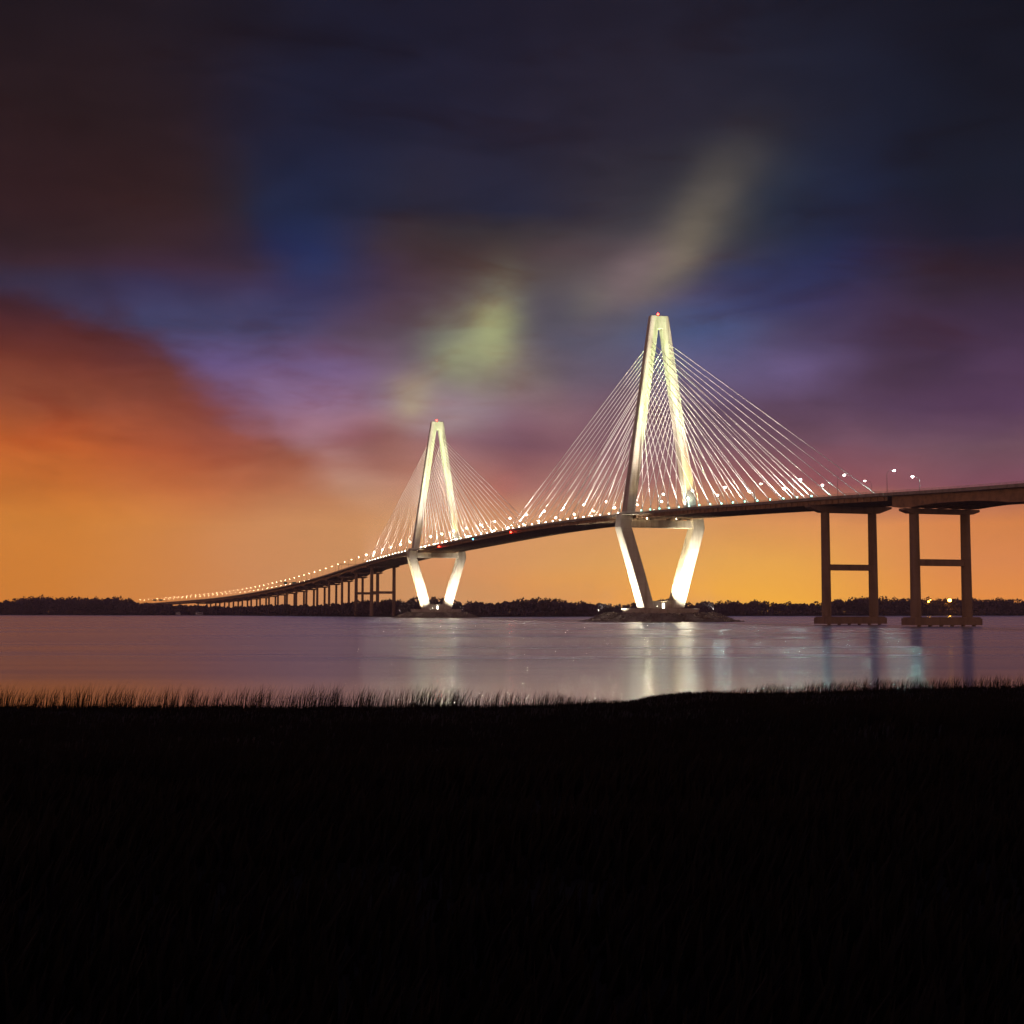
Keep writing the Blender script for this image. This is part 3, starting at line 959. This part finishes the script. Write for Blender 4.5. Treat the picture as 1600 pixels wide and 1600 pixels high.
WARM = (1.0, 0.83, 0.52)
WHITE = (1.0, 0.91, 0.74)
GREENISH = (0.58, 1.0, 0.34)
GOLD = (1.0, 0.66, 0.24)
KW = 1000.0
for s0, far in ((0.0, False), (SPAN, True)):
    T_ = 'farther' if far else 'nearer'
    G = 'floodlights on the tower footings'
    GD = 'floodlights on the deck aimed up the towers'
    ft = 7.4
    dk = road_z(s0)
    # lower legs
    iz = 2.9
    if not far:
        floodlight(B(s0 - 2, 39.0, 1.6), B(s0, 20.0, 22), f'floodlight on the rocks left of the {T_} tower, facing its left leg', G, 400*KW, 84, WHITE, size=0.5, post=4.4)
        floodlight(B(s0 - 36, -15.0, iz), B(s0 - 4, -17.5, 25), f'floodlight on the rocks before the right leg of the {T_} tower', G, 620*KW, 60, WHITE, size=0.5, post=3.4, blend=0.8)
        floodlight(B(s0 - 8, 6.0, ft), B(s0 - 3, -13.5, 30), f'floodlight between the legs at the foot of the {T_} tower', G, 420*KW, 66, WARM, blend=0.8)
    else:
        floodlight(B(s0 - 2, 34.0, 1.6), B(s0, 20.0, 22), f'floodlight on the rocks left of the {T_} tower, facing its left leg', G, 260*KW, 84, WARM, size=0.5, post=4.4)
        floodlight(B(s0 - 32.0, 14.0, iz), B(s0 - 4, 16.5, 25), f'floodlight on the rocks before the left leg of the {T_} tower', G, 430*KW, 60, WHITE, size=0.5, post=3.4, blend=0.8)
        floodlight(B(s0 - 32.0, -14.0, iz), B(s0 - 4, -16.5, 25), f'floodlight on the rocks before the right leg of the {T_} tower', G, 330*KW, 60, WHITE, size=0.5, post=3.4, blend=0.8)
        floodlight(B(s0 - 8, 6.0, ft), B(s0 - 3, -13.5, 30), f'floodlight between the legs at the foot of the {T_} tower', G, 260*KW, 66, WHITE, blend=0.8)
    # under the deck, on the strut
    floodlight(B(s0 - 2.2, -9.0, 57.3), B(s0 - 8, -14.0, 61), f'small lamp on the strut under the deck of the {T_} tower, right half', 'strut lamps', 4*KW, 150, WARM, 'flood', 0.4)
    floodlight(B(s0 - 2.2, 9.0, 57.3), B(s0 - 8, 14.0, 61), f'small lamp on the strut under the deck of the {T_} tower, left half', 'strut lamps', 9*KW, 150, WARM, 'flood', 0.4)
    # upper legs, lit from the deck on the viewer's side
    fr = -34.0
    floodlight(B(s0 + fr, 13.5, road_z(s0 + fr) + 0.07), B(s0 - 2, 8.0, 140), f'deck floodlight aimed at the left upper leg of the {T_} tower', GD, 1150*KW, 30, GREENISH, blend=0.9)
    floodlight(B(s0 + fr, -13.5, road_z(s0 + fr) + 0.07), B(s0 - 2, -7.0, 148), f'deck floodlight aimed at the right upper leg of the {T_} tower', GD, 880*KW, 32, GREENISH, blend=0.9)
    floodlight(B(s0 - 15, -13.8, dk + 0.07), B(s0 - 2, -15.2, 106), f'gold deck floodlight before the right leg of the {T_} tower', GD, 170*KW, 56, GOLD, blend=0.9)
    floodlight(B(s0 - 24, 14.5, dk + 0.07), B(s0 - 2, 17.5, 86), f'weak gold deck floodlight before the left upper leg of the {T_} tower', GD, 10*KW, 60, GOLD, blend=0.9)
    floodlight(B(s0 - 6, -6.0, dk + 0.07), B(s0 + 1, -15.5, 78), f'deck floodlight beside the inner face of the right leg of the {T_} tower', GD, 55*KW, 70, WHITE)

# ------------------------------------------------------------------ floodlights at the cable feet
def cable_lights():
    proto = {}
    def fixture(kind):
        if kind in proto:
            return proto[kind]
        root = thing('cable_floodlight', 'x', 'floodlight', (0, 0, 0), 0, 'floodlights at the cable feet', world_built=False)
        m = MB()
        m.box(-0.22, 0.22, -0.22, 0.22, 0.0, 0.18)
        m.tube([(0, 0, 0.15), (0, 0, 0.5)], 0.06, 6)
        h = m.build('bracket', M['housing'], root)
        m = MB()
        r = 0.33 if kind == 'flood' else 0.36
        m.ball((0, 0, 0.75), r, r, r * 0.8, 8, 5)
        m.build('lens', M[kind], h)
        proto[kind] = root
        return root
    used = set()
    for s0, near in ((0.0, True), (SPAN, False)):
        tn = 'nearer' if near else 'farther'
        for sd in (1, -1):
            for way in (-1, 1):
                out = way if near else -way
                for i in range(16):
                    if sd == -1 and i % 2:
                        continue
                    ds = 17.0 + 13.55 * i if out == 1 else 16.0 + 12.05 * i
                    sf = s0 + way * ds
                    kind = 'flood'
                    if near and out == -1:
                        kind = 'flood_teal'
                    o = fixture(kind)
                    if kind in used:
                        o = copy_tree(o)
                    used.add(kind)
                    p = B(sf, sd * 18.72 if sd == 1 else -17.2, road_z(sf) + (0.9 if sd == 1 else 0.0))
                    o.location = p
                    side = 'near edge' if sd == 1 else 'far edge'
                    nth = ORD[i]
                    dirn = 'mid-span' if out == 1 else ('right-hand' if near else 'left-hand')
                    o['label'] = f'small lamp at the {nth} cable foot out from the {tn} tower, {side}, {dirn} side'
                    # a beam up the cables from every third foot
                    if i in (1, 4, 7, 10, 13, 15):
                        w0 = 21.5 if sd == 1 else -14.0
                        za = 113.0 + 3.05 * i
                        hi = B(s0 + way * 4, sd * 8.0, za - 5)
                        base = B(sf + way * 7, w0 if sd == -1 else 19.9, road_z(sf) + 1.95)
                        pw = {1: 90, 4: 160, 7: 220, 10: 300, 13: 380, 15: 420}[i] * KW
                        ld = spot(None, base, hi, pw * (1.5 if near else 1.6), 50, (1.0, 0.86, 0.74), 0.9)
                        ld.parent = o
                        ld.location = base - p
cable_lights()

# ------------------------------------------------------------------ street lamps
def lamp_proto(simple, lens):
    root = thing('street_lamp', 'x', 'street lamp', (0, 0, 0), 0, None, world_built=False)
    arm = []
    for k in range(9):
        a = PI * 0.5 * k / 8
        arm.append((2.5 - 2.5 * math.cos(a), 0, 8.0 + 1.9 * math.sin(a)))
    arm.append((3.0, 0, 9.86))
    if simple:
        m = MB()
        m.tube([(0, 0, 0), (0, 0, 8.05)], 0.12, 5, 0, 0.09)
        m.tube([arm[0], arm[4], arm[8], arm[9]], 0.07, 4, 0)
        m.ball((3.3, 0, 9.75), 0.27, 0.24, 0.2, 6, 4, 1)
        o = m.build('street_lamp', [M['pole'], M[lens]])
        bpy.data.objects.remove(root)
        return tag(o, 'x', 'street lamp')
    m = MB()
    m.box(-0.28, 0.28, -0.28, 0.28, 0.0, 0.3)
    m.tube([(0, 0, 0.3), (0, 0, 8.05)], 0.12, 8, 0, 0.07)
    m.build('pole', M['pole'], root)
    m = MB()
    m.tube(arm, 0.065, 6, 0, 0.05)
    a = m.build('arm', M['pole'], root)
    m = MB()
    m.ball((3.35, 0, 9.93), 0.62, 0.34, 0.18, 10, 5)
    hd = m.build('lamp_head', M['housing'], root)
    m = MB()
    m.ball((3.38, 0, 9.68), 0.46, 0.40, 0.3, 10, 5)
    m.build('lens', M[lens], hd)
    return root

def street_lamps():
    P = {}
    first = set()
    def get(simple, lens):
        k = (simple, lens)
        if k not in P:
            P[k] = lamp_proto(simple, lens)
            first.add(k)
            return P[k]
        if simple:
            c = P[k].copy(); C.objects.link(c); return c
        return copy_tree(P[k])
    cnt = {}
    for row, s_start, w in (('near', -253.0, 18.3), ('far', -222.0, -18.3)):
        s = s_start
        while s < 2440:
            if row == 'near' and -10 < s < 10: s += 9
            simple = s > 700
            lens = 'lamp_far' if s > 700 else ('lamp_mint' if s < 40 else 'lamp_white')
            o = get(simple, lens)
            p, d = path(s)
            n = Vector((-d.y, d.x, 0))
            inward = -n if row == 'near' else n
            o.location = B(s, w, road_z(s) + 0.002)
            o.rotation_euler = (0, 0, math.atan2(inward.y, inward.x))
            if s < -1: zone = 0
            elif s < SPAN: zone = 1
            elif s < 700: zone = 2
            else: zone = 3
            k = (row, zone)
            cnt[k] = cnt.get(k, 0) + 1
            i = cnt[k] - 1
            side = 'near parapet' if row == 'near' else 'far parapet'
            if zone == 0:
                lab = f'curved-arm street lamp on the {side}, {ORD[i]} in its row from the far right end'
            elif zone == 1:
                lab = f'curved-arm street lamp on the {side} between the towers, {ORD[i]} from the nearer tower'
            elif zone == 2:
                lab = f'curved-arm street lamp on the {side} just past the farther tower, {ORD[i]} beyond it'
            else:
                lab = f'tiny amber street lamp on the descending viaduct, {side}'
            if not simple:
                k_ = random.uniform(0.62, 1.12)
                for hd in [c for c in o.children if c.name.startswith('lamp_head')]:
                    for ln in hd.children:
                        ln.scale = (k_, k_, k_)
                        ln.location = (3.38 * (1 - k_), 0, 9.68 * (1 - k_))
            o['label'] = lab
            o['group'] = ['street lamps on the near side span', 'street lamps between the towers', 'street lamps past the farther tower', 'tiny street lamps on the far viaduct, ' + side][zone]
            s += 36.0
street_lamps()

# ------------------------------------------------------------------ navigation lights on the deck edge
def nav_light(s, dz, mat, label):
    p = B(s, HALF + 0.02, road_z(s) - dz)
    root = thing('navigation_light', label, 'navigation light', p)
    n = B(s, HALF + 1, 0) - B(s, HALF, 0)
    n.z = 0
    m = MB()
    m.tube([p, p + n * 0.5], 0.09, 6)
    m.tube([p + n * 0.5 + Vector((0, 0, 0.35)), p + n * 0.5 - Vector((0, 0, 0.35))], 0.3, 8)
    h = m.build('bracket', M['housing'], root)
    q = p + n * 0.5 - Vector((0, 0, 0.75))
    m = MB()
    m.ball(tuple(q), 0.55, 0.55, 0.5, 10, 6)
    m.build('lens', mat, h)
nav_light(208.5, 0.6, M['red'], 'red navigation light on the deck edge near mid-span')
nav_light(397.0, 0.5, M['red'], 'red navigation light on the deck edge close to the farther tower')
nav_light(300.0, 0.4, M['blue'], 'small blue navigation light between the two red ones on the deck edge')

# ------------------------------------------------------------------ overhead signs on the viaduct
def gantry(s, label, panels):
    root = thing('sign_gantry', label, 'sign gantry', B(s, 0, road_z(s)))
    z = road_z(s)
    for sd in (1, -1):
        m = MB()
        m.tube([B(s, sd * 18.4, z), B(s, sd * 18.4, z + 8.6)], 0.3, 8, 0, 0.22)
        m.build('post', M['housing'], root)
    m = MB()
    for h in (7.4, 8.5):
        m.tube([B(s, -18.4, z + h), B(s, 18.4, z + h)], 0.13, 6)
    for i in range(13):
        w = -18 + 3 * i
        m.tube([B(s, w, z + (7.4 if i % 2 else 8.5)), B(s, min(w + 3, 18.3), z + (8.5 if i % 2 else 7.4))], 0.07, 5)
    tr = m.build('truss', M['housing'], root)
    for w0, w1 in panels:
        m = MB()
        m.rings([[B(s - 0.35, w, q) for w, q in ((w0, z + 6.2), (w1, z + 6.2), (w1, z + 9.4), (w0, z + 9.4))], [B(s - 0.25, w, q) for w, q in ((w0, z + 6.2), (w1, z + 6.2), (w1, z + 9.4), (w0, z + 9.4))]])
        m.build('sign_panel', M['green_sign'], root)
gantry(815.0, 'dark thin sign gantry over the viaduct just left of the farthest cables', [])
gantry(1245.0, 'gantry with green sign panels halfway down the viaduct', [(4, 9), (-9, -3)])
gantry(2330.0, 'small green sign gantry at the low end of the viaduct by the trees', [(3, 10), (-10, -3)])

# ------------------------------------------------------------------ water, land, marsh
def sheet(name, pts, z, mat, kind='structure'):
    m = MB()
    m.add([(x, y, z) for x, y in pts], [tuple(range(len(pts)))])
    return tag(m.build(name, mat), kind=kind)
sheet('river_water', [(-3300, -600), (3300, -600), (3300, 3000), (-3300, 3000)], 0.0, M['water'])

SHORE = [(-3300, 2300), (-1150, 2080), (-640, 1990), (-370, 1800), (-215, 1560), (-150, 1470), (-105, 1410), (-22, 1380), (40, 1430), (110, 1500), (260, 1620), (560, 1720), (1100, 1800), (3300, 2000)]
def shore_y(x):
    return float(np.interp(x, [p[0] for p in SHORE], [p[1] for p in SHORE]))

m = MB()
xs = list(np.linspace(-3250, 3250, 121))
xs = sorted(set([round(v, 1) for v in xs] + [round(v, 1) for v in np.linspace(-1200, 1200, 161)]))
rows = []
for dy, z in ((-4, -1.2), (10, 0.7), (60, 1.3), (200, 2.5), (640, 4.0)):
    rows.append([(x, shore_y(x) + dy + (6 * noise.noise(Vector((x * 0.02, 3.0, 0))) if dy < 100 else 0), z) for x in xs])
n = len(xs)
vs = [p for r in rows for p in r]
fs = [(i * n + j, i * n + j + 1, (i + 1) * n + j + 1, (i + 1) * n + j) for i in range(len(rows) - 1) for j in range(n - 1)]
m.add(vs, fs)
tag(m.build('far_land', M['land']), kind='structure')

def numpy_mesh(name, verts, faces, mat):
    """quads / tris from arrays"""
    me = bpy.data.meshes.new(name)
    nv, nf, k = len(verts), len(faces), faces.shape[1]
    me.vertices.add(nv)
    me.vertices.foreach_set('co', verts.astype(np.float32).ravel())
    me.loops.add(nf * k)
    me.loops.foreach_set('vertex_index', faces.astype(np.int32).ravel())
    me.polygons.add(nf)
    me.polygons.foreach_set('loop_start', np.arange(0, nf * k, k, dtype=np.int32))
    me.polygons.foreach_set('loop_total', np.full(nf, k, dtype=np.int32))
    me.materials.append(mat)
    me.update(calc_edges=True)
    ob = bpy.data.objects.new(name, me)
    C.objects.link(ob)
    return ob

# trees of the far shore: one wooded mass of leaf clumps and trunks
def far_wood():
    R = np.random.default_rng(11)
    V, F = [], []
    nv = 0
    def clumps(c, rad_, n, size):
        nonlocal nv
        d = R.normal(size=(n, 3)); d /= np.linalg.norm(d, axis=1)[:, None]
        p = c + d * (R.uniform(0.25, 1.0, size=(n, 1)) ** 0.5) * rad_
        u = R.normal(size=(n, 3)); u /= np.linalg.norm(u, axis=1)[:, None]
        w = np.cross(u, R.normal(size=(n, 3))); w /= np.linalg.norm(w, axis=1)[:, None]
        s = R.uniform(0.5, 1.3, size=(n, 1)) * size
        q = np.stack([p - u * s - w * s * .6, p + u * s - w * s, p + u * s * .7 + w * s, p - u * s + w * s * .8], 1)
        V.append(q.reshape(-1, 3))
        F.append(np.arange(nv, nv + 4 * n).reshape(-1, 4))
        nv += 4 * n
    def trunk(x, y, z0, h, r):
        nonlocal nv
        a = np.array([[x - r, y - r, z0], [x + r, y - r, z0], [x + r, y + r, z0], [x - r, y + r, z0]])
        b = (a - [x, y, 0]) * [.5, .5, 1] + [x, y, h]
        V.append(np.concatenate([a, b]))
        F.append(np.array([[0, 1, 5, 4], [1, 2, 6, 5], [2, 3, 7, 6], [3, 0, 4, 7]]) + nv)
        nv += 8
    def tree(x, y, h):
        z0 = 1.2
        trunk(x, y, z0 - 0.5, h * 0.6, 0.35)
        cr = h * R.uniform(0.24, 0.36)
        k = R.integers(2, 5)
        for j in range(k):
            ox, oy = R.normal(size=2) * cr * 0.55
            hz = z0 + h * R.uniform(0.40, 0.74)
            clumps(np.array([x + ox, y + oy, hz]), np.array([cr * .8, cr * .8, min(h - hz + 1, cr * 0.9)]) , 70, 0.85)
    # continuous wood along the shore; heights drift with place
    for i in range(2600):
        x = R.uniform(-1300, 1300) if i > 350 else R.uniform(-900, -250)
        dep = abs(R.normal()) * 70 + 14
        y = shore_y(x) + dep
        ang = 800 + x / y * FPX
        base = float(np.interp(ang, [60, 130, 190, 215, 300, 380, 470, 560, 640, 760, 900, 1000, 1100, 1300, 1500, 1620], [22, 25, 24, 14.5, 12, 12, 12, 15, 17, 16.5, 16.5, 16, 17.5, 18, 19, 19]))
        base *= 1 + 0.36 * noise.noise(Vector((x * 0.012, 0.3, 0))) + 0.10 * noise.noise(Vector((x * 0.05, 4.3, 0)))
        tree(x, y, base * R.uniform(0.66, 1.10))
    # shrubs that close the foot of the wood
    for i in range(2600):
        x = R.uniform(-1300, 1300)
        y = shore_y(x) + R.uniform(8, 36)
        h = R.uniform(3.0, 9.5)
        clumps(np.array([x, y, 1.0 + h * .5]), np.array([h * .8, h * .6, h * .55]), 26, 0.8)
    o = numpy_mesh('far_wood', np.concatenate(V), np.concatenate(F), M['tree'])
    tag(o, 'dark band of woodland trees along the far shore', 'woodland', kind='stuff')
far_wood()

# near marsh bank
BANK = [(-140, 78), (-60, 84), (-27.5, 86.2), (-15.7, 86.4), (-9.4, 86.2), (-0.8, 86.8), (4.1, 89.5), (7.6, 92.5), (9.4, 96.5), (11.8, 99.8), (18.3, 101.0), (26.2, 104.9), (34.3, 107.6), (60, 113), (140, 118)]
def bank_y(x):
    return float(np.interp(x, [p[0] for p in BANK], [p[1] for p in BANK]))
def ground_z(x, y):
    d = bank_y(x) - y
    z = 0.16 * min(1, max(-0.9, d / 1.0)) + 0.12 * min(1, max(0, d / 10))
    t = min(1, max(0, (d - 8) / 75))
    z += 3.4 * t * t * (3 - 2 * t)
    z += 0.10 * noise.noise(Vector((x * 0.25, y * 0.25, 0))) + 0.09 * noise.noise(Vector((x * 1.1, y * 1.1, 4))) + 0.22 * noise.noise(Vector((x * 0.06, y * 0.06, 2))) * min(1, max(0, d / 8))
    if 6 < x < 15:
        z += 0.15 * math.exp(-((x - 11.2) / 2.6) ** 2) * min(1, max(0, d / 1.0))
    return z
m = MB()
gx = list(np.linspace(-130, -45, 14)) + list(np.linspace(-44, 50, 150)) + list(np.linspace(52, 135, 14))
gd = [-1.2, -0.4, 0.0, 0.4, 0.9, 1.5, 2.5, 4, 6, 9, 12, 16, 20, 25, 30, 36, 42, 48, 54, 60, 66, 72, 80, 90, 110, 140, 200]
vs, fs = [], []
for d in gd:
    for x in gx:
        y = bank_y(x) - d + 0.35 * noise.noise(Vector((x * 0.5, 0, 5)))
        vs.append((x, y, ground_z(x, bank_y(x) - d)))
n = len(gx)
for i in range(len(gd) - 1):
    for j in range(n - 1):
        fs.append((i * n + j, (i + 1) * n + j, (i + 1) * n + j + 1, i * n + j + 1))
m.add(vs, fs)
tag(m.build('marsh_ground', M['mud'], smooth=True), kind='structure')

def marsh_grass():
    R = np.random.default_rng(5)
    P, H, Wd = [], [], []
    def put(x, y, h, w):
        P.append((x, y, ground_z(x, y) - 0.04)); H.append(h); Wd.append(w)
    # field
    n = 0
    while n < 76000:
        y = 14 + (112 - 14) * R.random() ** 0.85 if n < 56000 else R.uniform(4.5, 30)
        x = R.uniform(-0.44, 0.44) * y
        if y > bank_y(x) - 0.5:
            continue
        cl = noise.noise(Vector((x * 0.35, y * 0.35, 0)))
        if R.random() > 0.62 + 0.5 * cl:
            continue
        put(x, y, R.uniform(0.2, 0.5) * (1 + 0.5 * cl) * min(1.0, 0.5 + (bank_y(x) - y) / 25), R.uniform(0.025, 0.05))
        n += 1
    XH = [-40, -5, 1, 5.2, 6.6, 9.5, 12.5, 15.5, 18, 40]
    # short dense fringe, then the taller reeds at the edge of the water
    n = 0
    while n < 16000:
        x = R.uniform(-52, 56)
        hh = float(np.interp(x, XH, [0.45, 0.45, 0.40, 0.30, 0.16, 0.12, 0.16, 0.28, 0.38, 0.42]))
        put(x, bank_y(x) - abs(R.normal()) * 1.6 + 0.2, hh * R.uniform(0.3, 1.0), R.uniform(0.014, 0.03))
        n += 1
    n = 0
    while n < 9000:
        x = R.uniform(-52, 56)
        d = abs(R.normal()) * 2.4
        cl = 0.5 + 0.8 * noise.noise(Vector((x * 0.55, d * 0.2, 9))) + 0.7 * noise.noise(Vector((x * 1.9, 0, 3)))
        hh = float(np.interp(x, XH, [1.75, 1.7, 1.25, 0.8, 0.4, 0.14, 0.24, 0.6, 1.1, 1.4]))
        if R.random() > 0.35 + 0.8 * cl:
            continue
        put(x, bank_y(x) - d + 0.2, hh * (0.45 + 0.45 * R.random() + 0.3 * max(0, cl - 0.4)), R.uniform(0.008, 0.017))
        n += 1
    P = np.array(P); H = np.array(H)[:, None]; Wd = np.array(Wd)[:, None]
    n = len(P)
    yaw = R.uniform(0, 2 * PI, n)
    side = np.stack([np.cos(yaw), np.sin(yaw), np.zeros(n)], 1) * Wd
    lean = np.stack([R.normal(0.20, 0.16, n), R.normal(0, 0.2, n), np.zeros(n)], 1) * H
    up = np.array([0, 0, 1.0])
    v0, v1 = P - side, P + side
    mid = P + up * H * 0.55 + lean * 0.35
    v2, v3 = mid + side * 0.75, mid - side * 0.75
    v4 = P + up * H + lean
    v5 = v4 + side * 0.08
    V = np.stack([v0, v1, v2, v3, v4, v5], 1).reshape(-1, 3)
    b = (np.arange(n) * 6)[:, None]
    F = np.concatenate([b + np.array([[0, 1, 2, 3]]), b + np.array([[3, 2, 5, 4]])], 0)
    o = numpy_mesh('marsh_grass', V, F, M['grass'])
    tag(o, 'dark marsh grass and reeds along the near bank', 'grass', kind='stuff')
marsh_grass()

# ------------------------------------------------------------------ small things on the far shore
def house(x, y, w, d, h, label, rz):
    root = thing('waterside_house', label, 'house', (x, y, 1.0), rz, None, world_built=False)
    m = MB(); m.box(-w / 2, w / 2, -d / 2, d / 2, 0, h); wl = m.build('wall', M['white_wall'], root)
    m = MB()
    e = 0.5
    m.add([(-w/2-e, -d/2-e, h), (w/2+e, -d/2-e, h), (w/2+e, d/2+e, h), (-w/2-e, d/2+e, h), (-w/2-e, 0, h + 1.8), (w/2+e, 0, h + 1.8)],
          [(0, 1, 5, 4), (2, 3, 4, 5), (0, 4, 3), (1, 2, 5), (3, 2, 1, 0)])
    m.build('roof', M['roof'], root)
    for k in (-0.3, 0.0, 0.3):
        m = MB(); m.box(k * w - 0.6, k * w + 0.6, -d / 2 - 0.06, -d / 2 - 0.01, 1.2, 2.6); m.build('window', M['window'], root)
for px, lab in ((311, 'small white house on the far shore left of the viaduct piers'), (277, 'smaller white house on the far shore under the low end of the viaduct')):
    x0 = (px - 800) / FPX * 1780
    y0 = shore_y(x0) + 9
    x0 = (px - 800) / FPX * y0
    house(x0, shore_y(x0) + 9, 9 if px == 311 else 5.5, 6, 3.2, lab, 0.1)

def town_lamp(px, py, r, label):
    D = 1760.0
    x = (px - 800) / FPX * D
    y = shore_y(x) + 3
    x = (px - 800) / FPX * y
    zt = EYE + (954.3 - py) / FPX * y
    root = thing('harbour_lamp', label, 'lamp', (x, y, 0.4), 0, 'orange lamps above the far trees', world_built=False)
    m = MB(); m.tube([(0, 0, 0), (0, 0, zt - 0.4 - r)], 0.2, 6, 0, 0.12); m.build('mast', M['pole'], root)
    m = MB(); m.ball((0, 0, zt - 0.4), r, r, r * 0.8, 10, 6); m.build('lens', M['sodium'], root)
town_lamp(1482.5, 938.0, 2.2, 'brightest orange lamp above the tree line at far right')
town_lamp(1449.5, 940.0, 0.9, 'smaller orange lamp left of the brightest one, just beside the right-hand pier')
town_lamp(1452.5, 937.5, 0.55, 'faint orange lamp atop the smaller one beside the right-hand pier')

# ------------------------------------------------------------------ air
def haze():
    d = 0.00008
    m = bpy.data.materials.new('evening_haze')
    m.use_nodes = True
    T = NT(m.node_tree)
    out = T.n('ShaderNodeOutputMaterial')
    v = T.n('ShaderNodeVolumePrincipled')
    v.inputs['Color'].default_value = (0.92, 0.86, 0.95, 1)
    v.inputs['Density'].default_value = d
    v.inputs['Anisotropy'].default_value = 0.3
    T.l(v.outputs[0], out.inputs[1])
    mb = MB()
    mb.box(-3400, 3400, -700, 3100, -5.0, 190.0)
    tag(mb.build('haze', m), 'thin evening haze over the river', kind='stuff')
haze()
scene.cycles.volume_bounces = 0
